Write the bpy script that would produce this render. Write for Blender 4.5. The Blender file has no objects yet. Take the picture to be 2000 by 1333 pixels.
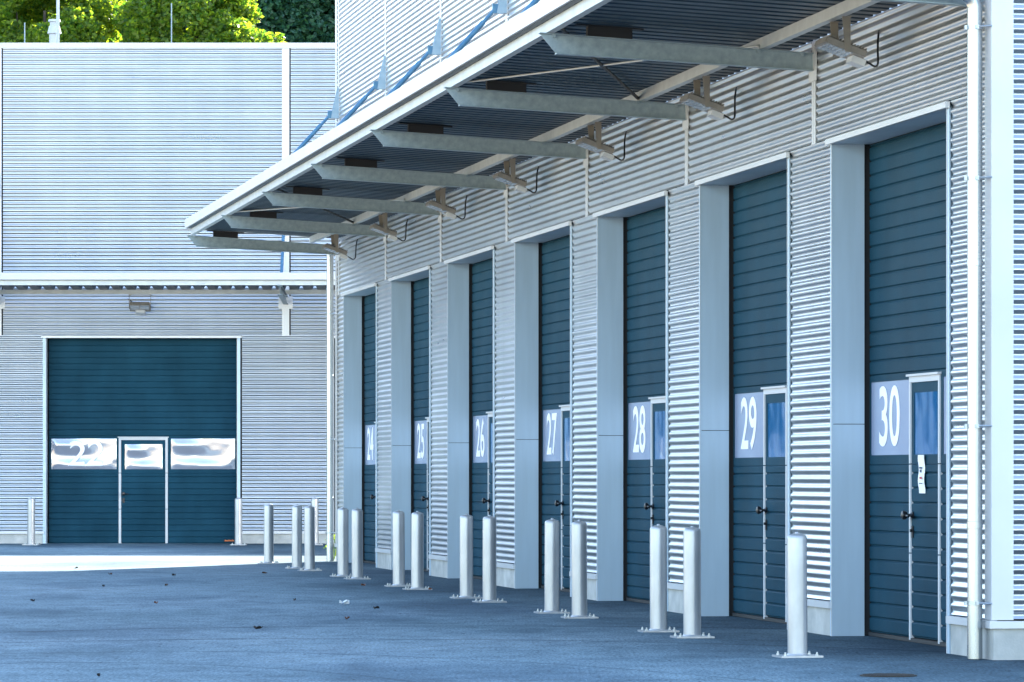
import bpy, math, random
import numpy as np
from mathutils import Matrix, Vector

scene = bpy.context.scene
col = scene.collection

# ------------------------------------------------------------------ camera, light, exposure
WALL = math.atan(1455 / 8950.0)            # the dock wall runs away 9.2 degrees left of the view axis
CW, SW = math.cos(WALL), math.sin(WALL)
cam_data = bpy.data.cameras.new("camera")
cam = bpy.data.objects.new("camera", cam_data)
col.objects.link(cam)
cam.location = (0, 0, 1.4)
cam.rotation_euler = (math.radians(90), 0, 0)
cam_data.sensor_width = 36
cam_data.lens = 8950 / 2000 * 36
cam_data.shift_y = (930 - 666.5) / 2000
cam_data.clip_start = 0.5
cam_data.clip_end = 5000
scene.camera = cam

SUN_EL = math.radians(33)
SUN_AZ = math.atan2(0.42, 0.907)            # from +Y towards +X
world = bpy.data.worlds.new("World")
scene.world = world
world.use_nodes = True
wn = world.node_tree.nodes
wl = world.node_tree.links
wn.clear()


def along(S, n):
    """ground point S metres along the dock wall, n metres right of the camera, square to it"""
    return (n * CW - S * SW, S * CW + n * SW)


sky = wn.new("ShaderNodeTexSky")
sky.sky_type = 'NISHITA'
sky.sun_disc = False
sky.sun_elevation = SUN_EL
sky.sun_rotation = SUN_AZ
sky.altitude = 400
sky.air_density = 1.0
sky.dust_density = 0.6
sky.ozone_density = 0.4
bg = wn.new("ShaderNodeBackground")
bg.inputs[1].default_value = 0.15
wo = wn.new("ShaderNodeOutputWorld")
wl.new(sky.outputs[0], bg.inputs[0])
wl.new(bg.outputs[0], wo.inputs[0])

sun_data = bpy.data.lights.new("sun", 'SUN')
sun_data.energy = 5.0
sun_data.angle = math.radians(0.5)
sun_data.color = (1.0, 0.93, 0.82)
sun = bpy.data.objects.new("sun", sun_data)
col.objects.link(sun)
sdir = Vector((math.sin(SUN_AZ) * math.cos(SUN_EL), math.cos(SUN_AZ) * math.cos(SUN_EL), math.sin(SUN_EL)))
sun.rotation_euler = sdir.to_track_quat('Z', 'Y').to_euler()
sun.location = (30, 60, 60)

scene.view_settings.view_transform = 'Standard'
scene.view_settings.look = 'None'
scene.view_settings.gamma = 1
scene.view_settings.exposure = 2.45

# ------------------------------------------------------------------ helpers
random.seed(7)
rng = np.random.default_rng(11)


class MB:
    """collects shapes and links them as ONE mesh object"""

    def __init__(self):
        self.v = []
        self.f = []
        self.m = []
        self.mi = 0

    def add(self, vs, fs):
        o = len(self.v)
        self.v += [tuple(p) for p in vs]
        for q in fs:
            self.f.append([o + i for i in q])
            self.m.append(self.mi)
        return self

    def box(self, x0, x1, y0, y1, z0, z1):
        vs = [(x, y, z) for z in (z0, z1) for y in (y0, y1) for x in (x0, x1)]
        return self.add(vs, [(0, 2, 3, 1), (4, 5, 7, 6), (0, 1, 5, 4), (2, 6, 7, 3), (0, 4, 6, 2), (1, 3, 7, 5)])

    def hexa(self, vs):
        """8 corners ordered like box"""
        return self.add(vs, [(0, 2, 3, 1), (4, 5, 7, 6), (0, 1, 5, 4), (2, 6, 7, 3), (0, 4, 6, 2), (1, 3, 7, 5)])

    def prism(self, poly, t0, t1, fn):
        """poly: 2D outline; fn(a, b, t) -> 3D"""
        n = len(poly)
        vs = [fn(a, b, t0) for a, b in poly] + [fn(a, b, t1) for a, b in poly]
        fs = [tuple(range(n))[::-1], tuple(range(n, 2 * n))]
        fs += [(i, (i + 1) % n, n + (i + 1) % n, n + i) for i in range(n)]
        return self.add(vs, fs)

    def lathe(self, prof, c=(0, 0, 0), seg=28):
        vs, fs = [], []
        n = len(prof)
        for r, z in prof:
            for k in range(seg):
                a = 2 * math.pi * k / seg
                vs.append((c[0] + r * math.cos(a), c[1] + r * math.sin(a), c[2] + z))
        for i in range(n - 1):
            for k in range(seg):
                k2 = (k + 1) % seg
                fs.append((i * seg + k, i * seg + k2, (i + 1) * seg + k2, (i + 1) * seg + k))
        fs.append(tuple(range(seg))[::-1])
        fs.append(tuple((n - 1) * seg + k for k in range(seg)))
        return self.add(vs, fs)

    def tube(self, pts, r, seg=10, taper=None):
        pts = [Vector(p) for p in pts]
        vs, fs = [], []
        n = len(pts)
        up = None
        for i, p in enumerate(pts):
            d = (pts[min(i + 1, n - 1)] - pts[max(i - 1, 0)]).normalized()
            if up is None:
                up = Vector((0, 0, 1)) if abs(d.z) < 0.9 else Vector((1, 0, 0))
            s = d.cross(up).normalized()
            up = s.cross(d).normalized()
            rr = r if taper is None else taper[i]
            for k in range(seg):
                a = 2 * math.pi * k / seg
                vs.append(p + s * (rr * math.cos(a)) + up * (rr * math.sin(a)))
        for i in range(n - 1):
            for k in range(seg):
                k2 = (k + 1) % seg
                fs.append((i * seg + k, i * seg + k2, (i + 1) * seg + k2, (i + 1) * seg + k))
        fs.append(tuple(range(seg))[::-1])
        fs.append(tuple((n - 1) * seg + k for k in range(seg)))
        return self.add(vs, fs)

    def mesh(self, name, mats, smooth=None):
        me = bpy.data.meshes.new(name)
        me.from_pydata([tuple(p) for p in self.v], [], self.f)
        if not isinstance(mats, (list, tuple)):
            mats = [mats]
        for m in mats:
            me.materials.append(m)
        me.polygons.foreach_set('material_index', self.m)
        if smooth is not None:
            me.polygons.foreach_set('use_smooth', [True] * len(me.polygons))
            if smooth < 180:
                me.set_sharp_from_angle(angle=math.radians(smooth))
        me.update()
        return me

    def build(self, name, mats, parent=None, smooth=None, loc=None, label=None):
        return link(name, self.mesh(name, mats, smooth), parent, loc, label)


def link(name, me, parent=None, loc=None, label=None):
    o = bpy.data.objects.new(name, me)
    col.objects.link(o)
    if parent is not None:
        o.parent = parent
    if loc is not None:
        o.location = loc
    if label:
        o["label"] = label
    return o


def thing(name, loc, rz=0.0, label=None, cat=None, group=None):
    o = bpy.data.objects.new(name, None)
    col.objects.link(o)
    o.empty_display_size = 0.3
    o.location = loc
    o.rotation_euler = (0, 0, rz)
    return tag(o, label, cat, group)


def tag(o, label=None, cat=None, group=None, kind=None):
    if label:
        o["label"] = label
    if cat:
        o["category"] = cat
    if group:
        o["group"] = group
    if kind:
        o["kind"] = kind
    return o


def copy_tree(o, parent=None):
    c = o.copy()
    col.objects.link(c)
    c.parent = parent
    for ch in list(o.children):
        copy_tree(ch, c)
    return c


# ------------------------------------------------------------------ materials
def mat(name, base, rough=0.5, metal=0.0, spec=0.5):
    m = bpy.data.materials.new(name)
    m.use_nodes = True
    b = m.node_tree.nodes["Principled BSDF"]
    b.inputs["Base Color"].default_value = (*base, 1)
    b.inputs["Roughness"].default_value = rough
    b.inputs["Metallic"].default_value = metal
    b.inputs["Specular IOR Level"].default_value = spec
    return m


def N(m, kind, **kw):
    n = m.node_tree.nodes.new(kind)
    for k, v in kw.items():
        if hasattr(n, k):
            setattr(n, k, v)
        else:
            n.inputs[k].default_value = v
    return n


def L(m, a, b):
    m.node_tree.links.new(a, b)


def bsdf(m):
    return m.node_tree.nodes["Principled BSDF"]


def ramp(m, fac, stops):
    r = m.node_tree.nodes.new("ShaderNodeValToRGB")
    e = r.color_ramp.elements
    while len(e) < len(stops):
        e.new(0.5)
    for el, (p, c) in zip(e, stops):
        el.position = p
        el.color = (*c, 1) if len(c) == 3 else c
    L(m, fac, r.inputs[0])
    return r.outputs[0]


def obj_noise(m, scale, detail=4, rough=0.55, stretch=None, coord='Object'):
    tc = N(m, "ShaderNodeTexCoord")
    src = tc.outputs[coord]
    if stretch:
        mp = N(m, "ShaderNodeMapping")
        mp.inputs["Scale"].default_value = stretch
        L(m, src, mp.inputs[0])
        src = mp.outputs[0]
    n = N(m, "ShaderNodeTexNoise")
    n.inputs["Scale"].default_value = scale
    n.inputs["Detail"].default_value = detail
    n.inputs["Roughness"].default_value = rough
    L(m, src, n.inputs["Vector"])
    return n.outputs["Fac"]


def vary(m, lo, hi, scale, stretch=None, r0=None, r1=None, bump=0.0, bscale=None, detail=4):
    """noise-driven colour between lo and hi, roughness r0..r1, optional bump"""
    f = obj_noise(m, scale, detail=detail, stretch=stretch)
    L(m, ramp(m, f, [(0.3, lo), (0.7, hi)]), bsdf(m).inputs["Base Color"])
    if r0 is not None:
        L(m, ramp(m, f, [(0.3, (r0,) * 3), (0.7, (r1,) * 3)]), bsdf(m).inputs["Roughness"])
    if bump:
        g = obj_noise(m, bscale, detail=2)
        bn = N(m, "ShaderNodeBump")
        bn.inputs["Strength"].default_value = bump
        bn.inputs["Distance"].default_value = 0.01
        L(m, g, bn.inputs["Height"])
        L(m, bn.outputs[0], bsdf(m).inputs["Normal"])
    return m


def age(m, lo, hi, scale, stretch, tone=.0, coord='Object'):
    """multiply the base colour by a stretched noise (streaks, dust) and by a per-object tone"""
    inp = bsdf(m).inputs["Base Color"]
    src = inp.links[0].from_socket
    f = obj_noise(m, scale, detail=4, stretch=stretch, coord=coord)
    r = ramp(m, f, [(.34, (lo,) * 3), (.66, (hi,) * 3)])
    mx = N(m, "ShaderNodeMix", data_type='RGBA', blend_type='MULTIPLY')
    mx.inputs[0].default_value = 1
    L(m, src, mx.inputs[6])
    L(m, r, mx.inputs[7])
    out = mx.outputs[2]
    if tone:
        oi = N(m, "ShaderNodeObjectInfo")
        t = ramp(m, oi.outputs["Random"], [(0, (1 - tone,) * 3), (1, (1 + tone,) * 3)])
        m2 = N(m, "ShaderNodeMix", data_type='RGBA', blend_type='MULTIPLY')
        m2.inputs[0].default_value = 1
        L(m, out, m2.inputs[6])
        L(m, t, m2.inputs[7])
        out = m2.outputs[2]
    L(m, out, inp)
    return m


M = {}
M['clad'] = vary(mat("silver_cladding", (.55, .56, .57), .3, .9), (.54, .55, .555), (.62, .63, .635), 1.1,
                 stretch=(.35, 1, 2.2), r0=.27, r1=.33)
M['trim'] = vary(mat("silver_trim", (.6, .62, .64), .42, .3), (.52, .53, .54), (.60, .61, .62), .8)
M['white'] = vary(mat("white_trim", (.78, .79, .8), .45, .0), (.50, .51, .52), (.55, .56, .57), 1.5)
M['jamb'] = vary(mat("grey_lining", (.42, .45, .47), .45, .3), (.43, .545, .64), (.48, .60, .70), .7, stretch=(1, 1, .4))
M['door'] = vary(mat("anthracite_steel", (.003, .045, .075), .45, .0, .03), (.008, .040, .064), (.012, .052, .082), 1.3,
                 stretch=(.5, 1, 1.5), r0=.40, r1=.52, bump=.12, bscale=180)
M['door_frame'] = mat("dark_profile", (.02, .045, .06), .45)
M['dark'] = mat("dark_core", (.012, .014, .017), .8)
M['rubber'] = mat("black_rubber", (.012, .012, .013), .6)
M['black'] = mat("black_plastic", (.010, .010, .012), .35)
M['galv'] = vary(mat("galvanised_steel", (.36, .38, .37), .5, .4), (.23, .295, .325), (.35, .425, .455), 14,
                 r0=.42, r1=.6, detail=5)
M['purlin'] = vary(mat("pale_galvanised", (.55, .56, .54), .5, .4), (.42, .455, .465), (.50, .54, .55), 6)
M['deck'] = vary(mat("deck_steel", (.02, .035, .05), .45, .2), (.010, .027, .046), (.018, .042, .066), 2)
M['rod'] = vary(mat("blue_grey_rod", (.06, .17, .28), .45, .3), (.04, .14, .25), (.08, .20, .32), 12)
M['gusset'] = vary(mat("gusset_steel", (.25, .36, .45), .45, .3), (.20, .31, .40), (.28, .39, .48), 8)
M['pipe'] = vary(mat("bright_pipe", (.4, .42, .43), .26, .85), (.34, .37, .39), (.42, .45, .47), 2, stretch=(1, 1, .4), detail=2)
M['bollard'] = vary(mat("bollard_paint", (.60, .63, .65), .3, .35), (.42, .43, .44), (.46, .47, .48), 1.2, stretch=(1, 1, .4), detail=2)
M['bolt'] = mat("zinc_bolt", (.42, .45, .47), .35, .8)
M['lamp'] = vary(mat("lamp_housing", (.5, .47, .42), .5, .2), (.19, .175, .155), (.26, .24, .215), 9)
M['lampdark'] = mat("lamp_bracket", (.24, .215, .18), .5, .3)
M['led'] = mat("led_lens", (.35, .38, .42), .2, .3)
M['concrete'] = vary(mat("plinth_concrete", (.45, .46, .44), .85), (.36, .37, .35), (.52, .52, .49), 4.5,
                     bump=.25, bscale=60, detail=7)
M['number'] = mat("white_vinyl", (.88, .88, .9), .4)
M['roof'] = mat("roof_membrane", (.3, .31, .32), .8)
M['paper'] = mat("paper", (.8, .8, .8), .7)
M['ink'] = mat("dark_ink", (.04, .06, .12), .7)
M['redink'] = mat("red_ink", (.5, .05, .05), .7)
M['orange'] = mat("orange_letters", (.75, .16, .03), .5)


age(M['clad'], .95, 1.03, 1.6, (1.6, 1, .12))
age(M['door'], .88, 1.12, 2.0, (1.0, 1, .35), tone=.10)
age(M['jamb'], .90, 1.06, 1.5, (1, 2.5, .25))
age(M['bollard'], .80, 1.04, 6.0, (1, 1, .35), tone=.05)
age(M['concrete'], .82, 1.1, 1.3, (1, 1, 1.6))


def wavy(m, scale, dist, strength=1.0, stretch=(1, 1, 1), detail=1.5):
    f = obj_noise(m, scale, detail=detail, stretch=stretch)
    bn = N(m, "ShaderNodeBump")
    bn.inputs["Strength"].default_value = strength
    bn.inputs["Distance"].default_value = dist
    L(m, f, bn.inputs["Height"])
    L(m, bn.outputs[0], bsdf(m).inputs["Normal"])
    return m


def ridged(m, scale, dist, stretch=(1, 1, 1), detail=2):
    tc = N(m, "ShaderNodeTexCoord")
    mp = N(m, "ShaderNodeMapping")
    mp.inputs["Scale"].default_value = stretch
    L(m, tc.outputs["Object"], mp.inputs[0])
    n = N(m, "ShaderNodeTexNoise")
    n.noise_type = 'RIDGED_MULTIFRACTAL'
    n.inputs["Scale"].default_value = scale
    n.inputs["Detail"].default_value = detail
    n.inputs["Distortion"].default_value = .6
    L(m, mp.outputs[0], n.inputs["Vector"])
    bn = N(m, "ShaderNodeBump")
    bn.inputs["Distance"].default_value = dist
    L(m, n.outputs["Fac"], bn.inputs["Height"])
    L(m, bn.outputs[0], bsdf(m).inputs["Normal"])
    return m


M['pane_milky'] = vary(mat("milky_acrylic", (.42, .46, .58), .22, .0), (.23, .28, .40), (.29, .34, .46), 1.2)
M['pane_blue'] = wavy(mat("clear_acrylic", (.015, .15, .36), .07, .2, 1.0), 1.4, .012)
M['pane_foil'] = ridged(mat("buckled_acrylic", (.42, .43, .48), .10, .55), 1.5, .022, stretch=(1, 1, 1.3), detail=1.5)


# ------------------------------------------------------------------ ground
def asphalt():
    m = mat("asphalt", (.12, .12, .12), .9)
    geo = N(m, "ShaderNodeNewGeometry")
    pos = geo.outputs["Position"]

    def noise(scale, detail=4, stretch=None, rough=.55):
        src = pos
        if stretch:
            mp = N(m, "ShaderNodeMapping")
            mp.inputs["Scale"].default_value = stretch
            L(m, src, mp.inputs[0])
            src = mp.outputs[0]
        n = N(m, "ShaderNodeTexNoise")
        n.inputs["Scale"].default_value = scale
        n.inputs["Detail"].default_value = detail
        n.inputs["Roughness"].default_value = rough
        L(m, src, n.inputs["Vector"])
        return n.outputs["Fac"]

    def math_(op, a, b=None, c=None):
        n = N(m, "ShaderNodeMath", operation=op)
        for i, s in enumerate((a, b, c)):
            if s is None:
                continue
            if isinstance(s, (int, float)):
                n.inputs[i].default_value = s
            else:
                L(m, s, n.inputs[i])
        return n.outputs[0]

    def mix(fac, a, b, mode='MULTIPLY'):
        n = N(m, "ShaderNodeMix", data_type='RGBA', blend_type=mode)
        if isinstance(fac, (int, float)):
            n.inputs[0].default_value = fac
        else:
            L(m, fac, n.inputs[0])
        for i, s in ((6, a), (7, b)):
            if isinstance(s, tuple):
                n.inputs[i].default_value = (*s, 1)
            else:
                L(m, s, n.inputs[i])
        return n.outputs[2]

    big = noise(.22, 5, (1, .45, 1), .6)
    base = ramp(m, big, [(.30, (.088, .145, .172)), (.5, (.152, .222, .252)), (.72, (.225, .295, .322))])
    patch = noise(.5, 5, (.8, .35, 1))
    base = mix(1.0, base, ramp(m, patch, [(.36, (.56, .62, .68)), (.52, (1, 1, 1))]))
    blot = noise(3.2, 5, (1, .55, 1), .65)
    base = mix(1.0, base, ramp(m, blot, [(.30, (.70, .72, .74)), (.5, (1, 1, 1)), (.70, (1.22, 1.20, 1.18))]))
    grain = noise(42, 4, (1, .14, 1), .8)
    base = mix(1.0, base, ramp(m, grain, [(.30, (.50, .52, .54)), (.5, (1, 1, 1)), (.70, (1.55, 1.5, 1.48))]))
    fleck = noise(17, 2, (1, .16, 1), .6)
    base = mix(1.0, base, ramp(m, fleck, [(.27, (.50, .50, .52)), (.36, (1, 1, 1)), (.70, (1, 1, 1)), (.78, (1.6, 1.6, 1.6))]))
    # tyre scuffs: thin curved lines worn into the surface
    sep = N(m, "ShaderNodeSeparateXYZ")
    L(m, pos, sep.inputs[0])
    x, y = sep.outputs[0], sep.outputs[1]
    wob = math_('MULTIPLY', math_('SUBTRACT', noise(.8, 2), .5), .35)
    for cx, y0, k, w in ((-2.7, 36.5, .27, .07), (-3.2, 34.4, .5, .075), (-1.5, 39.4, .12, .12), (-.4, 42.8, .10, .14)):
        dx = math_('SUBTRACT', x, cx)
        par = math_('SUBTRACT', y0, math_('MULTIPLY', math_('MULTIPLY', dx, dx), k))
        d = math_('ABSOLUTE', math_('SUBTRACT', math_('ADD', y, wob), par))
        line = math_('MAXIMUM', math_('SUBTRACT', 1.0, math_('DIVIDE', d, w)), 0.0)
        line = math_('MULTIPLY', line, math_('ADD', .35, noise(1.3, 3)))
        base = mix(line, base, (.35, .38, .42))
    # dirty, stained strip along the dock wall, with its occlusion shade painted in
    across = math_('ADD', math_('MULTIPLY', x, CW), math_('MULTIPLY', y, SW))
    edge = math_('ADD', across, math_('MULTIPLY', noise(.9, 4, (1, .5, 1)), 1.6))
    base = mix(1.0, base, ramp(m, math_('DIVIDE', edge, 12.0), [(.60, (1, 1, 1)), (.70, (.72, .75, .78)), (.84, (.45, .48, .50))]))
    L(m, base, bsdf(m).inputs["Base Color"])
    bn = N(m, "ShaderNodeBump")
    bn.inputs["Strength"].default_value = .55
    bn.inputs["Distance"].default_value = .006
    L(m, grain, bn.inputs["Height"])
    L(m, bn.outputs[0], bsdf(m).inputs["Normal"])
    bsdf(m).inputs["Roughness"].default_value = .9
    bsdf(m).inputs["Specular IOR Level"].default_value = .12
    return m


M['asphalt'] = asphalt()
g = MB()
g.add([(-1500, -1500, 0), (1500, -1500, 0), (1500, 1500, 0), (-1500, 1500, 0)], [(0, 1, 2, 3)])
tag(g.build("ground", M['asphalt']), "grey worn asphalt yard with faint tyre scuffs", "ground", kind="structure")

# unseen sandy apron, added to bounce warm sunlight onto the dock wall
ap = MB()
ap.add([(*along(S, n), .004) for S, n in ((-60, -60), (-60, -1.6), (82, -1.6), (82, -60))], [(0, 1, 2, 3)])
M['apron'] = vary(mat("bounce_concrete", (.46, .37, .26), .9), (.52, .40, .25), (.62, .49, .32), .6)
tag(ap.build("reflector", M['apron']), "unseen sandy apron added to bounce warm sunlight onto the dock wall", "reflector", kind="structure")

# wooded slope behind the far building
hill = MB()
xs = np.linspace(-160, 200, 46)
ys = np.linspace(113, 420, 30)
for y in ys:
    for x in xs:
        t = (y - 113) / 304
        hill.v.append((x, y, -0.5 + 34 * t ** .8 * 1.2 + 1.2 * math.sin(x * .07 + y * .03)))
for j in range(29):
    for i in range(45):
        q = j * 46 + i
        hill.f.append([q, q + 1, q + 47, q + 46])
        hill.m.append(0)
M['hill'] = vary(mat("forest_floor", (.03, .045, .02), .95), (.02, .03, .015), (.045, .06, .025), .4)
tag(hill.build("hill", M['hill'], smooth=180), "dark wooded slope rising behind the far warehouse", "hill", kind="structure")

# ------------------------------------------------------------------ corrugated sheet
PITCH = 0.0762


def corr(mb, x0, x1, z0, z1, y=0.0, seg=10, sheet=13, axis='x'):
    """horizontal sine ribs; sheets lap every 13 ribs"""
    dz = PITCH / seg
    H = sheet * PITCH
    k0 = math.floor(z0 / H)
    k1 = math.ceil(z1 / H)
    for k in range(k0, k1):
        a = max(z0, k * H - (0.006 if k > k0 else 0))
        b = min(z1, (k + 1) * H)
        if b - a < .004:
            continue
        n = max(2, int(round((b - a) / dz)))
        rows = []
        for i in range(n + 1):
            z = a + (b - a) * i / n
            t = (z - k * H) / H
            yy = y - .009 * math.cos(2 * math.pi * z / PITCH) - .0045 * (1 - t)
            rows.append((yy, z))
        vs = []
        for yy, z in rows:
            vs += [(x0, yy, z), (x1, yy, z)]
        mb.add(vs, [(2 * i, 2 * i + 1, 2 * i + 3, 2 * i + 2) for i in range(n)])


# ------------------------------------------------------------------ sectional door (shared meshes)
DW = 3.95
DH = 4.30
LEAF_Y = .315


def leaf_profile(z0, z1, first=0.0, pitch=.125):
    """(y, z) outline of ribbed steel panels between z0 and z1"""
    pts = []
    z = z0
    while z < z1 - .01:
        t = min(z + pitch, z1)
        pts += [(LEAF_Y + .014, z + .001), (LEAF_Y + .014, z + .006), (LEAF_Y, z + .016), (LEAF_Y - .002, t - .012), (LEAF_Y + .004, t - .004),
                (LEAF_Y + .014, t - .001)]
        z = t
    return pts


def ribbed(mb, x0, x1, z0, z1):
    pr = leaf_profile(z0, z1)
    vs = []
    for y, z in pr:
        vs += [(x0, y, z), (x1, y, z)]
    n = len(pr)
    mb.add(vs, [(2 * i, 2 * i + 1, 2 * i + 3, 2 * i + 2) for i in range(n - 1)])
    # edge returns
    mb.box(x0, x1, LEAF_Y + .0145, LEAF_Y + .04, z0, z1)


WB0, WB1 = 1.50, 2.27            # window band
P_L = (.07, 1.43)
WK = (1.475, 2.495)              # wicket frame, outer
P_W = (1.60, 2.385)
P_R = (2.56, 3.89)

leaf = MB()
gx = .03
ribbed(leaf, gx, WK[0], .04, 1.5)
ribbed(leaf, WK[0] + .001, WK[1] - .001, .045, 1.5)
ribbed(leaf, WK[1], DW - gx, .04, 1.5)
ribbed(leaf, gx, DW - gx, WB1, DH - .005)
# window band framing
for a, b in ((gx, P_L[0]), (P_L[1], P_W[0]), (P_W[1], P_R[0]), (P_R[1], DW - gx)):
    leaf.box(a, b, LEAF_Y, LEAF_Y + .04, WB0, WB1)
for (a, b), zt in ((P_L, 2.215), (P_W, 2.10), (P_R, 2.215)):
    leaf.box(a, b, LEAF_Y, LEAF_Y + .04, WB0, 1.58)
    leaf.box(a, b, LEAF_Y, LEAF_Y + .04, zt, WB1)
ME_LEAF = leaf.mesh("door_leaf", M['door'])
seal = MB()
seal.box(.03, DW - .03, LEAF_Y - .012, LEAF_Y + .035, .004, .036)
ME_SEAL = seal.mesh("bottom_seal", M['rubber'])


def pane_mesh(a, b, z0, z1, m, name, bulge=0.0, n=1):
    mb = MB()
    if n == 1:
        mb.box(a, b, LEAF_Y + .006, LEAF_Y + .012, z0, z1)
        return mb.mesh(name, m)
    nx, nz = 40, 20
    for j in range(nz + 1):
        for i in range(nx + 1):
            s, t = i / nx, j / nz
            e = min(s, 1 - s) * (b - a)
            f = min(t, 1 - t) * (z1 - z0)
            w = min(1, min(e, f) / .12)
            # plastic sheet buckled from its corners
            d = bulge * (math.sin(3.1 * s + 1.3 * t) * math.cos(2.3 * math.pi * t + .9 * s) + .5 * math.sin(7.5 * s * t + 2 * s))
            d += bulge * .8 * abs(2 * s - 1) * math.sin(math.pi * t) - bulge * .5 * math.cos(math.pi * (2 * t - 1)) * (1 - abs(2 * s - 1))
            mb.v.append((a + (b - a) * s, LEAF_Y + .008 - d * w, z0 + (z1 - z0) * t))
    for j in range(nz):
        for i in range(nx):
            q = j * (nx + 1) + i
            mb.f.append([q, q + 1, q + nx + 2, q + nx + 1])
            mb.m.append(0)
    return mb.mesh(name, m, smooth=180)


ME_PANE_L = pane_mesh(*P_L, 1.58, 2.215, M['pane_milky'], "window_pane")
ME_PANE_W = pane_mesh(*P_W, 1.58, 2.10, M['pane_blue'], "window_pane")
ME_PANE_R = pane_mesh(*P_R, 1.58, 2.215, M['pane_milky'], "window_pane")
ME_FOIL_L = pane_mesh(*P_L, 1.58, 2.215, M['pane_foil'], "window_pane", .018, 2)
ME_FOIL_W = pane_mesh(*P_W, 1.58, 2.10, M['pane_foil'], "window_pane", .013, 2)
ME_FOIL_R = pane_mesh(*P_R, 1.58, 2.215, M['pane_foil'], "window_pane", .014, 2)

wf = MB()
for a, b in ((WK[0], WK[0] + .05), (WK[1] - .05, WK[1])):
    for z0, z1 in ((.02, .745), (.755, 1.495), (1.505, 2.185)):
        wf.box(a, b, LEAF_Y - .013, LEAF_Y + .02, z0, z1)
wf.box(WK[0], WK[1], LEAF_Y - .013, LEAF_Y + .02, 2.186, 2.236)
wf.box(WK[0] - .02, WK[1] + .02, LEAF_Y - .035, LEAF_Y - .001, 2.2365, 2.255)
ME_WF = wf.mesh("wicket_frame", M['white'])

hd = MB()
hx, hz = WK[0] + .10, 1.07
hd.lathe([(.03, 0), (.03, .012), (.02, .016), (.012, .03), (.012, .05), (.03, .056), (.04, .075), (.036, .095), (.018, .104)], seg=18)
ME = []
R = Matrix.Rotation(math.radians(90), 4, 'X')
hd.v = [tuple((R @ Vector(p)) + Vector((hx, LEAF_Y - .002, hz))) for p in hd.v]
hd.tube([(hx, LEAF_Y - .07, hz), (hx + .05, LEAF_Y - .075, hz - .002), (hx + .11, LEAF_Y - .07, hz - .008)], .011, 8)
hd.box(hx - .022, hx + .022, LEAF_Y - .014, LEAF_Y - .0025, hz - .19, hz - .09)
hd.tube([(hx, LEAF_Y - .03, hz - .13), (hx, LEAF_Y - .013, hz - .13)], .014, 10)
ME_HANDLE = hd.mesh("door_handle", M['black'], smooth=40)

# jamb lining and head flashing of one opening
df = MB()
df.box(-.07, 0, -.016, -.004, .0, DH)                   # left flange
df.box(-.03, -.001, -.0035, .275, .0, 1.850)
df.box(-.03, -.001, -.0035, .275, 1.856, DH)                # left return
df.box(DW, DW + .07, -.016, -.004, .0, DH)
df.box(DW + .001, DW + .03, -.0035, .275, .0, DH)
df.box(0, DW, -.002, .33, DH + .001, DH + .02)          # soffit
for z in (.35, .95, 1.55, 1.81, 1.90, 2.2, 2.8, 3.4, 4.0):
    df.box(-.0008, .003, .245, .255, z, z + .010)
ME_JAMB = df.mesh("door_lining", M['jamb'])
hf = MB()
hf.box(-.10, DW + .10, -.055, -.018, DH - .003, DH + .042)
hf.box(-.10, DW + .10, -.050, .01, DH + .0425, DH + .046)
ME_HEAD = hf.mesh("head_flashing", M['trim'])
tr = MB()
tr.box(-.001, .012, -.021, -.0165, .0, DH - .004)
ME_EDGE = tr.mesh("edge_strip", M['white'])


def text_mesh(body, height, width, extrude=.002, offset=.012, warp=0.0):
    cu = bpy.data.curves.new("digits", 'FONT')
    cu.body = body
    cu.size = 1.0
    cu.extrude = .01
    cu.offset = offset
    cu.align_x = 'LEFT'
    to = bpy.data.objects.new("digits", cu)
    col.objects.link(to)
    dg = bpy.context.evaluated_depsgraph_get()
    me = bpy.data.meshes.new_from_object(to.evaluated_get(dg))
    bpy.data.objects.remove(to)
    co = np.empty(len(me.vertices) * 3, dtype=np.float32)
    me.vertices.foreach_get('co', co)
    co = co.reshape(-1, 3)
    mn, mx = co.min(0), co.max(0)
    x = (co[:, 0] - mn[0]) / (mx[0] - mn[0]) * width - width / 2
    z = (co[:, 1] - mn[1]) / (mx[1] - mn[1]) * height - height / 2
    y = np.where(co[:, 2] > 0, -extrude, 0.0)
    if warp:
        x = x + warp * np.sin(z * 11 + .6)
        z = z + warp * .6 * np.sin(x * 9)
    out = np.stack([x, y, z], 1).astype(np.float32)
    me.vertices.foreach_set('co', out.ravel())
    me.materials.clear()
    me.materials.append(M['number'])
    me.update()
    return me


def door(root, x, number, foil=False):
    name = "grey sectional dock door with the white number %s on its pane" % number if number else None
    d = link("sectional_door", ME_LEAF, root, (x, 0, 0), name)
    for a, me in enumerate((ME_FOIL_L, ME_FOIL_W, ME_FOIL_R) if foil else (ME_PANE_L, ME_PANE_W, ME_PANE_R)):
        link("window_pane", me, d)
    link("wicket_frame", ME_WF, d)
    link("door_handle", ME_HANDLE, d)
    link("bottom_seal", ME_SEAL, d)
    if number:
        me = text_mesh(number, .52, .72, warp=.02 if foil else 0)
        link("door_number", me, d, ((P_L[0] + P_L[1]) / 2 + (.05 if foil else -.02), LEAF_Y + (-.014 if foil else .004), 1.915),
             "white number %s" % number)
    link("door_lining", ME_JAMB, root, (x, 0, 0))
    link("edge_strip", ME_EDGE, root, (x - .011, 0, 0))
    link("edge_strip", ME_EDGE, root, (x + DW, 0, 0))
    link("head_flashing", ME_HEAD, root, (x, 0, 0))
    return d


# ------------------------------------------------------------------ canopy (local: x along wall, y into wall, z up)
def btop(b):
    return 5.158 + .0585 * b


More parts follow.
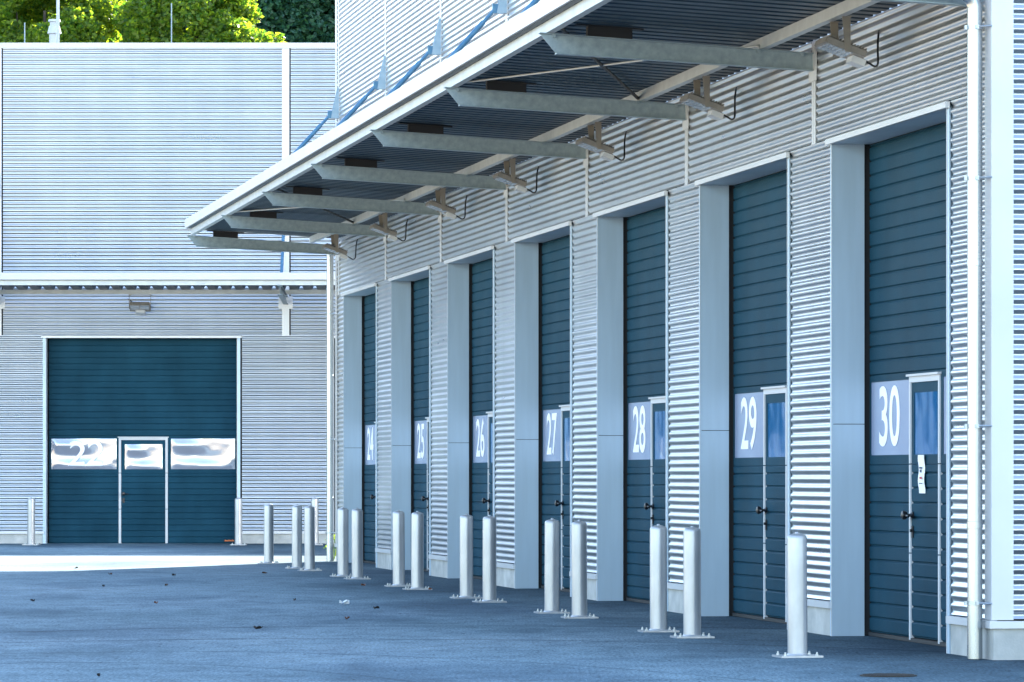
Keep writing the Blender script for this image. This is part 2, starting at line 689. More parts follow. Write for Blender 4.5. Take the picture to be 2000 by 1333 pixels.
def canopy(root, x0, x1, beams, braces, dz=0.0, back=.03):
    # trapezoidal deck, ribs running out from the wall
    mb = MB()
    p = .28
    n = int((x1 - x0) / p)
    prof = []
    for i in range(n):
        a = x0 + i * p
        prof += [(a, 0), (a + .165, 0), (a + .20, .085), (a + .245, .085)]
    prof.append((x0 + n * p, 0))
    b0, b1 = back, 2.495
    vs = []
    for b in (b0, b1):
        z = btop(b) + .102 + dz
        vs += [(x, -b, z + h) for x, h in prof]
    k = len(prof)
    mb.add(vs, [(i, i + 1, k + i + 1, k + i) for i in range(k - 1)])
    vs2 = [(x, y, z + .004) for x, y, z in vs]
    mb.add(vs2, [(i, k + i, k + i + 1, i + 1) for i in range(k - 1)])
    deck = mb.build("canopy", M['deck'], root)
    # fascia and end flashings
    fb = MB()
    fb.box(x0 - .02, x1 + .02, -2.525, -2.498, 5.408 + dz, 5.55 + dz)
    fb.box(x0 - .02, x1 + .02, -2.4975, -2.34, 5.542 + dz, 5.55 + dz)
    for x in (x0 - .02, x1 + .0):
        za, zb = btop(back) + .10 + dz, btop(2.49) + .10 + dz
        fb.hexa([(x, -2.497, zb), (x + .02, -2.497, zb), (x, -back, za), (x + .02, -back, za),
                 (x, -2.497, zb + .11), (x + .02, -2.497, zb + .11), (x, -back, za + .11), (x + .02, -back, za + .11)])
    fb.build("fascia", M['white'], deck)
    us = MB()
    us.box(x0, x1, -2.497, -2.44, 5.400 + dz, 5.4075 + dz)
    us.build("drip_flashing", M['deck'], deck)
    # purlins, C-section
    for b in (2.43, .50):
        pb = MB()
        z = btop(b) + .002 + dz
        pb.box(x0 + .02, x1 - .02, -b, -b + .006, z, z + .098)
        pb.box(x0 + .02, x1 - .02, -b + .0065, -b + .075, z, z + .006)
        pb.box(x0 + .02, x1 - .02, -b + .0065, -b + .075, z + .09, z + .096)
        pb.build("purlin", M['purlin'], deck)
    # beams: I-section cantilevers with a raked tip
    bm = MB()
    Bt = 2.49

    def web(a, b, t):
        return (t, -a, b)
    bm.prism([(.012, btop(0) - .15), (Bt - .15, btop(Bt - .15) - .170), (Bt - .01, btop(Bt) - .012), (.012, btop(0) - .008)],
             -.004, .004, web)
    bm.prism([(.012, btop(0) - .008), (Bt, btop(Bt) - .008), (Bt, btop(Bt)), (.012, btop(0))], -.05, .05, web)
    bm.prism([(.012, btop(0) - .158), (Bt - .15, btop(Bt - .15) - .178), (Bt - .15, btop(Bt - .15) - .170), (.012, btop(0) - .15)],
             -.05, .05, web)
    bm.box(-.07, .07, -.0115, -.0005, btop(0) - .19, btop(0) + .02)
    for b in (.12, .52, 2.36):
        bm.box(.015, .04, -b - .014, -b + .014, btop(b) - .034, btop(b) - .0085)
    me_beam = bm.mesh("canopy_beam", M['galv'])
    sp = MB()
    z = btop(1.86)
    sp.hexa([(x, -b, btop(b) + d) for d in (.001, .088) for b in (2.06, 1.66) for x in (-.045, .045)])
    sp.hexa([(x, -b, btop(b) + d) for d in (.0885, .098) for b in (2.16, 1.56) for x in (-.06, .06)])
    me_sp = sp.mesh("spacer_block", M['rubber'])
    rd = MB()
    A, B = Vector((0, -.13, 7.30)), Vector((0, -1.86, 5.40))
    rd.tube([A, A.lerp(B, .12)], .024, 8)
    rd.tube([A.lerp(B, .1), A.lerp(B, .13), A.lerp(B, .131), A.lerp(B, 1)], .034, 12)
    rd.box(-.03, .03, -.19, -.09, 7.22, 7.34)
    me_rod = rd.mesh("tie_rod", M['rod'], smooth=40)
    gs = MB()
    gs.prism([(.013, 7.22), (.14, 7.22), (.12, 7.34), (.03, 7.72), (.013, 7.72)], -.045, -.033, lambda a, b, t: (t, -a, b))
    gs.prism([(.013, 7.22), (.14, 7.22), (.12, 7.34), (.03, 7.72), (.013, 7.72)], .033, .045, lambda a, b, t: (t, -a, b))
    gs.box(-.06, .06, -.0125, -.0085, 7.18, 7.78)
    me_gs = gs.mesh("gusset_plate", M['gusset'])
    for x in beams:
        link("canopy_beam", me_beam, deck, (x, 0, dz))
        link("spacer_block", me_sp, deck, (x, 0, dz))
        link("tie_rod", me_rod, deck, (x, 0, 0))
        link("gusset_plate", me_gs, deck, (x, 0, 0))
    for xa, xb in braces:
        for (p, q, m, r) in (((xa, 2.30), (xb, .51), M['purlin'], .011), ((xb, 2.30), (xa, .51), M['rubber'], .017)):
            rb = MB()
            d = -.02
            rb.tube([(p[0], -p[1], btop(p[1]) + .06), (q[0], -q[1], btop(q[1]) + .03)], r, 8)
            rb.build("brace_rod", m, deck, smooth=60)
    return deck


# ------------------------------------------------------------------ warehouse shell
def warehouse(label, loc, rz, x0, x1, depth, H, j0, j1, j_off, j_pitch, o_off, numbers, can=None, braces=(), foil=(), cap_h=.11, back=.03,
              dz=0.0, doors=None):
    root = thing("warehouse", loc, rz, label, "warehouse")
    joints = [j_off + j_pitch * j for j in range(j0, j1 + 1)]
    jj = list(range(j0, j1 + 1)) if doors is None else doors
    opens = [(j_off + j_pitch * j + o_off, j) for j in jj]
    CAPZ = .30
    LZ = DH + .055
    # dark core behind the sheets
    core = MB()
    core.box(x0 + .03, x1 - .03, .40, depth - .03, 0, H - .05)
    edges = [x0 + .02] + sum([[o, o + DW] for o, _ in opens], []) + [x1 - .02]
    for i in range(0, len(edges), 2):
        core.box(edges[i] + .031, edges[i + 1] - .031, .03, .3995, .002, LZ - .03)
    core.box(x0 + .02, x1 - .02, .03, .3995, LZ - .029, H - .05)
    core.build("wall_core", M['dark'], root)
    # pier sheets below the lintel line, each with its plinth
    n = len(edges)
    for i in range(0, n, 2):
        a, b = edges[i], edges[i + 1]
        la = .075 if i else .18
        lb = .072 if i + 2 < n else .18
        s = MB()
        corr(s, a + la + .03, b - lb, CAPZ + .012, LZ - .004)
        s.build("pier_cladding", M['clad'], root, smooth=180)
        pb = MB()
        pa, pc = a + (.072 if i else .0), b - (.072 if i + 2 < n else .0)
        pb.box(pa, pc, -.004, .0295, 0, CAPZ - .061)
        for gx_ in ([pa + (pc - pa) * .42] if pc - pa < 3 else []):
            pb.box(gx_, gx_ + .02, -.0055, -.0045, .0, CAPZ - .061)
        pl = pb.build("plinth", M['concrete'], root)
        cb = MB()
        cb.box(pa - .03, pc + .03, -.036, .028, CAPZ - .06, CAPZ - .004)
        cb.box(pa - .03, pc + .03, -.030, .028, CAPZ - .0035, CAPZ)
        cb.build("plinth_cap", M['trim'], pl)
    # upper band between joint trims
    je = [x0 + .18] + [j for j in joints] + [x1 - .18]
    for i in range(len(je) - 1):
        a = je[i] + (.075 if i else 0) + .03
        b = je[i + 1] - (.075 if i + 1 < len(je) - 1 else 0)
        if b - a < .05:
            continue
        s = MB()
        corr(s, a, b, LZ, H - cap_h, y=-.006)
        s.build("wall_cladding", M['clad'], root, smooth=180)
    tb = MB()
    tb.box(-.075, -.007, -.013, -.003, LZ, H - cap_h)
    tb.box(.007, .075, -.013, -.003, LZ, H - cap_h)
    tb.box(-.0065, .0065, -.008, -.003, LZ, H - cap_h)
    tb.box(-.075, .075, -.0165, -.0135, LZ - .01, LZ + .0)
    me_t = tb.mesh("joint_trim", M['trim'])
    pp = MB()
    pp.box(-.15, .15, -.022, -.0005 - .017, 4.91, 5.17)
    me_p = pp.mesh("bracket_plate", M['trim'])
    for j in joints:
        t = link("joint_trim", me_t, root, (j, 0, 0))
        link("bracket_plate", me_p, t, (0, 0, dz))
    # corner trims
    for a, s in ((x0, 1), (x1, -1)):
        cb = MB()
        lo, hi = sorted((a, a + s * .185))
        cb.box(lo, hi, -.018, -.004, CAPZ + .004, H - cap_h)
        lo, hi = sorted((a - s * .012, a))
        cb.box(lo, hi, -.018, .155, CAPZ + .004, H - cap_h)
        cb.build("corner_trim", M['trim'], root)
    # side walls
    for a, s in ((x0, -1), (x1, 1)):
        sb = MB()
        corr(sb, .155, depth, CAPZ + .012, H - cap_h)
        # turn: local x of the sheet runs into the building
        sb.v = [(a - (y if s < 0 else y) * s * -1 if False else a + (-y) * s, x, z) for x, y, z in sb.v]
        if s > 0:
            pass
        sb.build("side_cladding", M['clad'], root, smooth=180)
        pb = MB()
        lo, hi = sorted((a - s * .03, a + s * .004))
        pb.box(lo, hi, .0, depth, 0, CAPZ - .0605)
        pl = pb.build("plinth", M['concrete'], root)
        cb = MB()
        lo, hi = sorted((a - s * .02, a + s * .036))
        cb.box(lo, hi, -.0365, depth, CAPZ - .0595, CAPZ - .0035)
        cb.build("plinth_cap", M['trim'], pl)
    # back wall, roof and parapet cap
    bk = MB()
    bk.box(x0, x1, depth - .02, depth, 0, H - .04)
    bk.build("back_wall", M['clad'], root)
    rf = MB()
    rf.box(x0 + .05, x1 - .05, .05, depth - .05, H - .22, H - .12)
    roof = rf.build("roof", M['roof'], root)
    cp = MB()
    cp.box(x0 - .03, x1 + .03, -.045, .25, H - cap_h, H)
    cp.box(x0 - .03, x1 + .03, depth - .25, depth + .03, H - cap_h, H)
    cp.box(x0 - .03, x0 + .25, .2505, depth - .2505, H - cap_h, H)
    cp.box(x1 - .25, x1 + .03, .2505, depth - .2505, H - cap_h, H)
    cp.build("parapet_cap", M['white'], root)
    for (x, j) in opens:
        d = door(root, x, numbers.get(j), j in foil)
    if can:
        canopy(root, can[0], can[1], joints if can[2] is None else can[2], braces, dz, back)
    return root, opens, roof


# the dock hall on the right: local x runs back along the wall from its far corner
FAR = 74.51
JR = [.39 + 5.72 * j for j in range(7)]
right, opens_r, roof_r = warehouse(
    "long silver corrugated warehouse with numbered dock doors 24 to 30 under a steel canopy",
    (*along(FAR, 9.20), 0), WALL - math.radians(90), 0, 40.72, 30, 13.0, 0, 6, .39, 5.72, .73,
    {j: str(24 + j) for j in range(7)}, can=(.44, 40.5, JR + [40.36]), braces=((JR[1], JR[2]), (JR[5], JR[6])))
# the hall across the end of the yard
LX, LY = -10.928, 94.92
left, opens_l, roof_l = warehouse(
    "silver corrugated warehouse closing the end of the yard, with numbered door 22",
    (LX, LY, -.04), 0, -28.0, 34.0, 14, 10.41, -4, 5, .28, 5.96, 1.0,
    {0: "22"}, can=(-27.8, 33.8, None), braces=((.28, -5.68),), foil=(-1, 0, 1), dz=-.01, doors=[-2, -1, 0, 1, 2], back=.40)

# door 30: paper notice on the wicket
for ch in list(right.children) + list(left.children):
    if ch.name.startswith("sectional_door") and "number 30" in ch.get("label", ""):
        nb = MB()
        nx, nz = 3, 12
        for j in range(nz + 1):
            for i in range(nx + 1):
                t = j / nz
                nb.v.append((1.80 + .21 * i / nx + .008 * math.sin(t * 7), LEAF_Y - .008 - .012 * math.sin(t * 5 + i) ** 2, 1.255 + .32 * t))
        for j in range(nz):
            for i in range(nx):
                q = j * (nx + 1) + i
                nb.f.append([q, q + 1, q + nx + 2, q + nx + 1])
                nb.m.append(0)
        nb.mi = 1
        nb.box(1.87, 1.95, LEAF_Y - .0245, LEAF_Y - .0225, 1.46, 1.475)
        nb.box(1.885, 1.935, LEAF_Y - .0245, LEAF_Y - .0225, 1.43, 1.452)
        nb.box(1.86, 1.96, LEAF_Y - .0245, LEAF_Y - .0225, 1.335, 1.342)
        nb.mi = 2
        nb.box(1.875, 1.945, LEAF_Y - .0245, LEAF_Y - .0225, 1.375, 1.392)
        nb.build("paper_notice", [M['paper'], M['ink'], M['redink']], ch, label="crumpled white paper notice taped to the wicket door")
    if ch.name.startswith("sectional_door") and "number 22" in ch.get("label", ""):
        lb = MB()
        lb.box(3.66, 3.89, LEAF_Y - .006, LEAF_Y - .0035, .07, .12)
        lb.mi = 1
        for i in range(8):
            lb.box(3.68 + .025 * i, 3.698 + .025 * i, LEAF_Y - .008, LEAF_Y - .0065, .083, .083 + (.024 if i % 3 else .03))
        lb.build("maker_label", [M['rubber'], M['orange']], ch, label="small dark plate with an orange word in the door's lower corner")

# chimney, mast and lightning rods on the far roof
cm = MB()
cm.lathe([(.115, 10.0), (.115, 11.42), (.16, 11.44), (.13, 11.56), (.125, 11.60), (.10, 11.62), (.10, 11.70), (.145, 11.71), (.13, 11.76)], seg=20)
cm.build("chimney", M['white'], roof_l, smooth=40, loc=(.54, 9.1, .04))
lr = MB()
lr.tube([(0, 0, 10.1), (0, 0, 13.2)], .035, 8)
lr.build("mast", M['white'], roof_l, loc=(.67, 8.6, 0))
for X, top in ((-.06, 11.66), (3.25, 12.1)):
    lr = MB()
    lr.tube([(0, 0, 10.1), (0, 0, top)], .014, 6)
    lr.build("lightning_rod", M['galv'], roof_l, loc=(X, 8.4, 0))

# ------------------------------------------------------------------ downpipes (parts of the dock hall)


def downpipe(root, x, y, zt, elbow=None, clamps=()):
    mb = MB()
    pts = [(x, y, .005), (x, y, .9), (x, y, 2.2), (x, y, 3.5)]
    if elbow:
        r = .14
        zt_ = zt - r
        pts.append((x, y, zt_))
        for k in range(1, 9):
            a = math.radians(86) * k / 8
            pts.append((x, y - r + r * math.cos(a), zt_ + r * math.sin(a)))
        e = pts[-1]
        pts.append((x, y - 2.15, e[2] + (2.15 - r) * .075))
    else:
        pts.append((x, y, zt))
    mb.tube(pts, .058, 24)
    o = mb.build("downpipe", M['pipe'], root, smooth=40)
    for z in (1.0, 3.0):
        s = MB()
        s.lathe([(.0595, 0), (.0615, .002), (.0615, .05), (.0595, .052)], (x, y, z), 24)
        s.build("pipe_socket", M['pipe'], o, smooth=40)
    cl = MB()
    for k in range(24):
        a, b = 2 * math.pi * k / 24, 2 * math.pi * (k + 1) / 24
        cl.hexa([(r * math.cos(t), r * math.sin(t), z) for z in (-.014, .014) for r in (.0585, .0635) for t in (a, b)])
    cl.box(-.0, .02, -.085, -.0635, -.016, .016)
    cl.tube([(.062, 0, 0), (.13, .05, 0), (.16, .095, 0)], .008, 8)
    cl.box(.055, .085, -.012, .012, -.015, .015)
    me = cl.mesh("pipe_clamp", M['bolt'], smooth=40)
    for z in clamps:
        link("pipe_clamp", me, o, (x, y, z))
    return o


downpipe(right, FAR - 33.94, -.105, 5.10, True, (4.82, 3.67, 1.78, .43))
downpipe(right, FAR - 74.50, -.105, 5.18, None, (4.05, 2.0, .47))

# ------------------------------------------------------------------ floodlights
lamp = thing("floodlight", (0, 0, 0))
hb = MB()
T = Matrix.Translation((0, -.40, 4.935)) @ Matrix.Rotation(math.radians(-20), 4, 'X')


def tf(mb, n0=0):
    mb.v = mb.v[:n0] + [tuple(T @ Vector(p)) for p in mb.v[n0:]]


hb.box(-.215, .215, -.18, .17, -.02, .03)
for i in range(14):
    y = -.17 + i * .025
    hb.box(-.20, .20, y, y + .008, .0305, .055)
for i in range(9):
    x = -.2 + i * .046
    hb.box(x, x + .03, -.192, -.1805, -.018, .028)
tf(hb)
hb.build("lamp_head", M['lamp'], lamp)
lb = MB()
lb.box(-.19, -.01, -.165, .06, -.026, -.0205)
lb.box(.01, .19, -.165, .06, -.026, -.0205)
for i in range(6):
    for k in range(5):
        for s in (-.175, .03):
            lb.box(s + i * .026, s + i * .026 + .012, -.15 + k * .042, -.138 + k * .042, -.030, -.0265)
tf(lb)
lb.build("led_panel", M['led'], lamp)
db = MB()
db.box(-.10, .10, .09, .21, -.075, -.021)
tf(db)
db.build("driver_box", M['trim'], lamp)
kb = MB()
for s in (-.225, .217):
    kb.prism([(.375, 4.90), (.42, 4.90), (.445, 5.185), (.375, 5.185)], s, s + .008, lambda a, b, t: (t, -a, b))
    kb.box(min(s, s + .04), max(s + .008, s + .04), -.45, -.37, 5.1855, 5.192)
kb.box(-.235, .235, -.452, -.43, 5.1925, 5.198)
kb.build("bracket", M['lampdark'], lamp)
cbm = MB()
cps = [Vector(p) for p in ((.06, -.25, 4.865), (.05, -.17, 4.82), (.02, -.12, 4.80), (-.06, -.075, 4.83), (-.12, -.06, 4.92), (-.16, -.05, 5.02), (-.22, -.03, 5.09), (-.30, -.005, 5.13))]
fine = []
for i in range(len(cps) - 1):
    p0, p1, p2, p3 = cps[max(i - 1, 0)], cps[i], cps[i + 1], cps[min(i + 2, len(cps) - 1)]
    for k in range(5):
        t = k / 5
        fine.append(.5 * ((2 * p1) + (p2 - p0) * t + (2 * p0 - 5 * p1 + 4 * p2 - p3) * t * t + (3 * p1 - p0 - 3 * p2 + p3) * t ** 3))
fine.append(cps[-1])
cbm.tube(fine, .009, 8)
cbm.build("cable", M['black'], lamp, smooth=60)
for i in range(8):
    o = lamp if i == 0 else copy_tree(lamp)
    if i < 7:
        n = 30 - i
        o.location = (*along(FAR - (JR[6 - i] + .73 + DW / 2), 9.20), 0)
        o.rotation_euler = (0, 0, WALL - math.radians(90))
        tag(o, "grey floodlight with a black cable hanging under the canopy above door %d" % n, "floodlight", "floodlights under the canopies")
    else:
        o.location = (LX + .28 + 1.0 + DW / 2, LY, -.06)
        o.rotation_euler = (0, 0, 0)
        tag(o, "grey floodlight hanging above door 22 on the far warehouse", "floodlight", "floodlights under the canopies")

# ------------------------------------------------------------------ bollards
boll = thing("bollard", (0, 0, 0))
pb = MB()
pb.lathe([(.077, .016), (.077, .915), (.0755, .928), (.071, .938)], seg=40)
pb.lathe([(.092, .015), (.082, .020), (.0775, .028)], seg=32)
pb.build("post", M['bollard'], boll, smooth=40)
cb = MB()
cb.lathe([(.0705, .9382), (.060, .946), (.04, .953), (.016, .957), (.014, .966), (.008, .969)], seg=32)
cb.build("cap", M['bollard'], boll, smooth=50)
pl = MB()
pl.box(-.165, .165, -.165, .165, 0, .0148)
pl.build("base_plate", M['bollard'], boll)
for sx in (-1, 1):
    for sy in (-1, 1):
        bb = MB()
        bb.lathe([(.013, 0), (.013, .0125)], seg=6)
        bb.lathe([(.008, .0126), (.008, .026), (.006, .028)], seg=10)
        bb.build("anchor_bolt", M['bolt'], boll, loc=(sx * .125, sy * .125, .0149))
BL = [
    (*along(34.60, 7.86), "single grey steel bollard nearest the camera, before the pier between doors 29 and 30"),
    (*along(38.88, 7.90), "grey steel bollard standing in front of the pale jamb of door 29"),
    (*along(40.40, 7.90), "grey steel bollard overlapping the lower right edge of door 28"),
    (*along(44.45, 7.90), "grey steel bollard in front of the ribbed pier between doors 27 and 28"),
    (*along(46.06, 7.90), "grey steel bollard standing in front of the leaf of door 27"),
    (*along(50.15, 7.90), "grey steel bollard overlapping the lower right edge of door 26"),
    (*along(51.84, 7.90), "grey steel bollard standing in front of the pale jamb of door 26"),
    (*along(55.86, 7.90), "grey steel bollard standing in front of the leaf of door 25"),
    (*along(57.53, 7.90), "grey steel bollard standing in front of the pale jamb of door 25"),
    (*along(61.66, 7.90), "grey steel bollard standing in front of the dark leaf of door 24"),
    (*along(63.23, 7.90), "grey steel bollard just right of the far downpipe, left of door 24"),
    (*along(67.18, 7.90), "right bollard of the tight pair just left of the far downpipe"),
    (*along(68.84, 7.90), "left bollard of the tight pair just left of the far downpipe"),
    (*along(72.77, 7.90), "grey steel bollard with its foot at the edge of the sunlit strip"),
    (-9.738, 92.80, "pale bollard against the far warehouse at the left side of door 22"),
    (-5.538, 92.80, "pale bollard against the far warehouse at the right side of door 22"),
    (-3.993, 92.80, "pale bollard against the far warehouse, half hidden behind two nearer bollards"),
]
for i, (x, y, lab) in enumerate(BL):
    o = boll if i == 0 else copy_tree(boll)
    o.location = (x, y, 0)
    o.rotation_euler = (random.uniform(-.006, .006), random.uniform(-.006, .006), (WALL if i < 14 else 0) + random.uniform(-.04, .04))
    tag(o, lab, "bollard", "grey steel bollards guarding the dock doors")

# ------------------------------------------------------------------ small things on the ground
mh = MB()
mh.lathe([(.20, 0), (.20, .008), (.19, .009)], seg=48)
for i in range(-5, 6):
    w = math.sqrt(max(0, .18 ** 2 - (i * .031) ** 2))
    mh.box(-w, w, i * .031 - .008, i * .031 + .008, .0091, .012)
M['iron'] = vary(mat("cast_iron", (.035, .033, .032), .6, .4), (.02, .019, .018), (.045, .04, .036), 12)
tag(mh.build("manhole_cover", M['iron'], loc=(2.632, 32.05, .001), smooth=30), "dark round cast iron manhole cover in the asphalt near the dock corner", "manhole cover")


def leafy(w, h, curl, seed, m):
    r = random.Random(seed)
    mb = MB()
    outline = []
    for k in range(10):
        a = 2 * math.pi * k / 10
        q = 1 + r.uniform(-.28, .25)
        outline.append((w / 2 * q * math.cos(a), h / 2 * q * math.sin(a)))
    pts = [(0, 0, .012)] + [(x, y, .006 + curl * abs(math.sin(2.3 * i + seed))) for i, (x, y) in enumerate(outline)]
    mb.add(pts, [(0, i + 1, (i + 1) % 10 + 1) for i in range(10)])
    mb.add([(x, y, z + .003) for x, y, z in pts], [(0, i + 1, (i + 1) % 10 + 1) for i in range(10)])
    return mb


M['dry'] = vary(mat("dry_leaf", (.09, .05, .03), .8), (.05, .028, .018), (.13, .07, .035), 20)
M['dryred'] = vary(mat("red_leaf", (.16, .06, .03), .8), (.12, .04, .025), (.22, .09, .04), 20)
M['darkleaf'] = mat("rotten_leaf", (.018, .014, .012), .8)
M['feather'] = mat("white_scrap", (.75, .77, .78), .7)
sc = leafy(.13, .09, .05, 3, M['feather'])
tag(sc.build("litter_scrap", M['feather'], loc=(-1.82, 49.7, 0)), "small white crumpled scrap lying on the shaded asphalt", "litter")
LV = [(505, 1231, .13, 'darkleaf', "largest dark curled leaf lying on the open asphalt"),
      (709, 1146, .14, 'dryred', "brown leaf in front of the bollards at door 24"),
      (840, 1154, .09, 'dryred', "brown leaf beside the foot of the bollard at door 25"),
      (305, 1181, .09, 'dryred', "small reddish leaf on the middle of the open asphalt"),
      (340, 1126, .13, 'darkleaf', "dark leaf just in front of the sunlit strip, left of the nearby leaf pair"),
      (517, 1122, .12, 'dry', "brown leaf just in front of the leftmost nearby bollard"),
      (325, 1146, .09, 'dry', "small dark leaf in the middle distance below the sunlit strip"),
      (64, 1177, .09, 'darkleaf', "dark leaf lying near the left edge of the yard"),
      (149, 1112, .10, 'dry', "dry leaf lying within the sunlit strip"),
      (202, 1148, .06, 'darkleaf', "tiny dark leaf left of centre on the shaded asphalt"),
      (678, 1212, .07, 'dryred', "tiny reddish leaf nearer than the white scrap"),
      (575, 1175, .07, 'dry', "small orange brown leaf left of the white scrap"),
      (735, 1191, .10, 'darkleaf', "dark twig-like leaf right of the white scrap"),
      (192, 1325, .06, 'darkleaf', "tiny dark leaf at the bottom edge of the yard"),
      (215, 1124, .10, 'dry', "thin brown leaf at the near edge of the sunlit strip")]
for i, (u, v, sz, mm, lab) in enumerate(LV):
    y = 8950 * 1.4 / (v - 930)
    x = (u - 1000) / 8950 * y
    o = leafy(sz * .62, sz * .45, .03, i + 5, None).build("fallen_leaf", M[mm], loc=(x, y, 0))
    o.rotation_euler = (0, 0, i * 1.3)
    tag(o, lab, "leaf", "fallen leaves on the asphalt")


# ------------------------------------------------------------------ foliage
def leaf_mat(name, c0, c1, trans, tcol):
    m = bpy.data.materials.new(name)
    m.use_nodes = True
    nt = m.node_tree
    nt.nodes.clear()
    out = nt.nodes.new("ShaderNodeOutputMaterial")
    geo = nt.nodes.new("ShaderNodeNewGeometry")
    r = nt.nodes.new("ShaderNodeValToRGB")
    r.color_ramp.elements[0].color = (*c0, 1)
    r.color_ramp.elements[1].color = (*c1, 1)
    nt.links.new(geo.outputs["Random Per Island"], r.inputs[0])
    p = nt.nodes.new("ShaderNodeBsdfPrincipled")
    p.inputs["Roughness"].default_value = .5
    nt.links.new(r.outputs[0], p.inputs["Base Color"])
    tr_ = nt.nodes.new("ShaderNodeBsdfTranslucent")
    r2 = nt.nodes.new("ShaderNodeValToRGB")
    r2.color_ramp.elements[0].color = (*tcol[0], 1)
    r2.color_ramp.elements[1].color = (*tcol[1], 1)
    nt.links.new(geo.outputs["Random Per Island"], r2.inputs[0])
    nt.links.new(r2.outputs[0], tr_.inputs[0])
    mx = nt.nodes.new("ShaderNodeMixShader")
    mx.inputs[0].default_value = trans
    nt.links.new(p.outputs[0], mx.inputs[1])
    nt.links.new(tr_.outputs[0], mx.inputs[2])
    nt.links.new(mx.outputs[0], out.inputs[0])
    return m


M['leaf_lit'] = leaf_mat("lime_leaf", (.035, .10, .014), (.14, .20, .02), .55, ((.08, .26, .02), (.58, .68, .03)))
M['leaf_shaded'] = leaf_mat("shaded_leaf", (.012, .06, .04), (.035, .115, .055), .35, ((.02, .12, .05), (.16, .30, .04)))  # darker leaf copy, the back trees' shade put into its colour
M['bark'] = vary(mat("bark", (.07, .055, .04), .9), (.04, .032, .025), (.10, .08, .06), 5)


def leaves_mesh(name, centres, radii, per, size, m, seed):
    r = np.random.default_rng(seed)
    P, S = [], []
    for c, rad in zip(centres, radii):
        k = int(per * rad ** 2)
        d = r.normal(size=(k, 3))
        d /= np.linalg.norm(d, axis=1)[:, None]
        rr = rad * (1 - .55 * r.random(k) ** 2.2) * (1 + .18 * np.sin(5 * d[:, 0] + 3 * c[1]) * np.cos(4 * d[:, 2] + c[0]))
        P.append(np.array(c) + d * rr[:, None] * np.array([1, 1, .85]))
    P = np.concatenate(P)
    n = len(P)
    a = r.normal(size=(n, 3))
    a /= np.linalg.norm(a, axis=1)[:, None]
    a[:, 2] *= .7
    b = np.cross(a, r.normal(size=(n, 3)))
    b /= np.linalg.norm(b, axis=1)[:, None]
    s = size * (.6 + .8 * r.random(n))[:, None]
    a, b = a * s, b * s * .62
    q = np.stack([P - a, P - b * .9 - a * .1, P + a, P + b * .9 + a * .1], 1).reshape(-1, 3)
    me = bpy.data.meshes.new(name)
    me.vertices.add(4 * n)
    me.vertices.foreach_set('co', q.astype(np.float32).ravel())
    me.loops.add(4 * n)
    me.loops.foreach_set('vertex_index', np.arange(4 * n, dtype=np.int32))
    me.polygons.add(n)
    me.polygons.foreach_set('loop_start', np.arange(0, 4 * n, 4, dtype=np.int32))
    me.materials.append(m)
    me.update(calc_edges=True)
    me.validate()
    return me


def tree(x, y, z0, top, rad, dark, label, seed, per=2300, size=.085, nclump=34):
    r = random.Random(seed)
    root = thing("broadleaf_tree", (x, y, z0), 0, label, "tree", "trees on the slope behind the far warehouse")
    hgt = top - z0
    cz = hgt - rad * 1.05
    cs, rs = [], []
    for i in range(nclump):
        ph = r.uniform(0, 2 * math.pi)
        u = r.uniform(-.75, 1)
        q = math.sqrt(1 - u * u)
        k = r.uniform(.62, .80)
        rr = rad * r.uniform(.22, .36)
        cs.append((rad * k * q * math.cos(ph), rad * k * q * math.sin(ph), cz + rad * 1.05 * k * u))
        rs.append(rr)
    me = leaves_mesh("crown", cs, rs, per, size, M['leaf_shaded'] if dark else M['leaf_lit'], seed)
    link("crown", me, root)
    tb = MB()
    pts = [(0, 0, -.3), (.05, .03, hgt * .25), (-.04, .05, hgt * .5), (.03, 0, cz + rad * .3)]
    tb.tube(pts, .2, 10, taper=[rad * .1, rad * .075, rad * .055, rad * .02])
    for i in range(9):
        c = cs[i * 3 % nclump]
        zb = hgt * (.35 + .04 * i)
        tb.tube([(0, 0, zb), (c[0] * .5, c[1] * .5, (zb + c[2]) / 2 + .2), c], .1, 6, taper=[rad * .035, rad * .025, rad * .008])
    tb.build("trunk", M['bark'], root, smooth=60)
    return root


def zg(x, y):
    t = max(0, (y - 113) / 304)
    return -0.5 + 34 * t ** .8 * 1.2 + 1.2 * math.sin(x * .07 + y * .03) if y > 113 else 0


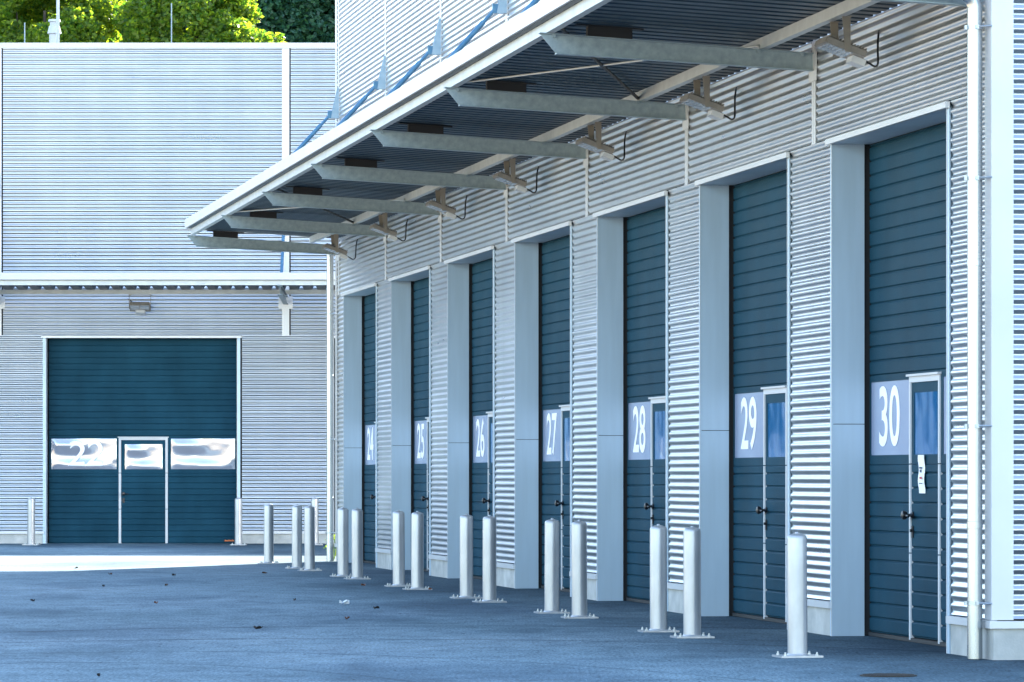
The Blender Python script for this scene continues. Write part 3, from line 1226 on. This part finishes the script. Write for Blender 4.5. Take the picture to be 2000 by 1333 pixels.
# sunlit trees just behind the far hall
for i, (x, y, top, rad, lab, nc) in enumerate([
    (-12.47, 122.0, 15.4, 2.15, "lime green sunlit tree at the left edge behind the white chimney", 40),
    (-8.35, 121.5, 15.3, 2.0, "large lime green sunlit tree in the middle above the far roof", 38),
    (-6.21, 119.5, 13.1, .95, "low lime green tree top right of the large sunlit tree", 22),
    (-18.28, 123.0, 15.2, 3.0, "lime green sunlit tree beyond the left edge of the yard", 34),
]):
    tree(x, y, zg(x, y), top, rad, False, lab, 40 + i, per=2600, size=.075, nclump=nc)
# shaded trees further up the slope
for i, (x, y, top, rad, lab) in enumerate([
    (-15.12, 141.0, 19.0, 4.6, "dark green tree behind the left sunlit tree"),
    (-11.71, 137.0, 18.6, 4.2, "dark green tree between the chimney and the middle sunlit tree"),
    (-6.13, 139.0, 19.0, 4.6, "dark blue green tree right of the sunlit trees, against the dock hall's edge"),
    (-1.61, 144.0, 20.0, 5.0, "dark green tree hidden mostly behind the dock hall"),
    (-9.39, 150.0, 22.5, 5.0, "tall dark tree further up the slope behind the middle"),
    (-14.78, 152.0, 22.5, 5.0, "tall dark tree further up the slope behind the chimney"),
    (-4.82, 154.0, 23.5, 5.2, "tall dark tree highest up the slope behind the dock hall"),
    (-20.39, 146.0, 21.0, 5.0, "dark green tree beyond the left edge"),
]):
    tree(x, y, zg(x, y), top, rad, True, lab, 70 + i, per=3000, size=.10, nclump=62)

# weed at the foot of the far downpipe
weed = thing("weed_plant", (-2.93, 75.3, 0), 0, "bright yellow green weed growing beside the foot of the far downpipe", "plant")
st = MB()
wc, wr = [], []
rw = random.Random(5)
for i in range(7):
    a = rw.uniform(0, 6.28)
    h = rw.uniform(.15, .42)
    e = (.10 * math.cos(a), .10 * math.sin(a), h)
    st.tube([(0, 0, 0), (e[0] * .4, e[1] * .4, h * .6), e], .004, 5)
    wc.append(e)
    wr.append(.055)
st.build("stem", M['leaf_lit'], weed)
link("foliage", leaves_mesh("foliage", wc, wr, 9000, .022, M['leaf_lit'], 9), weed)
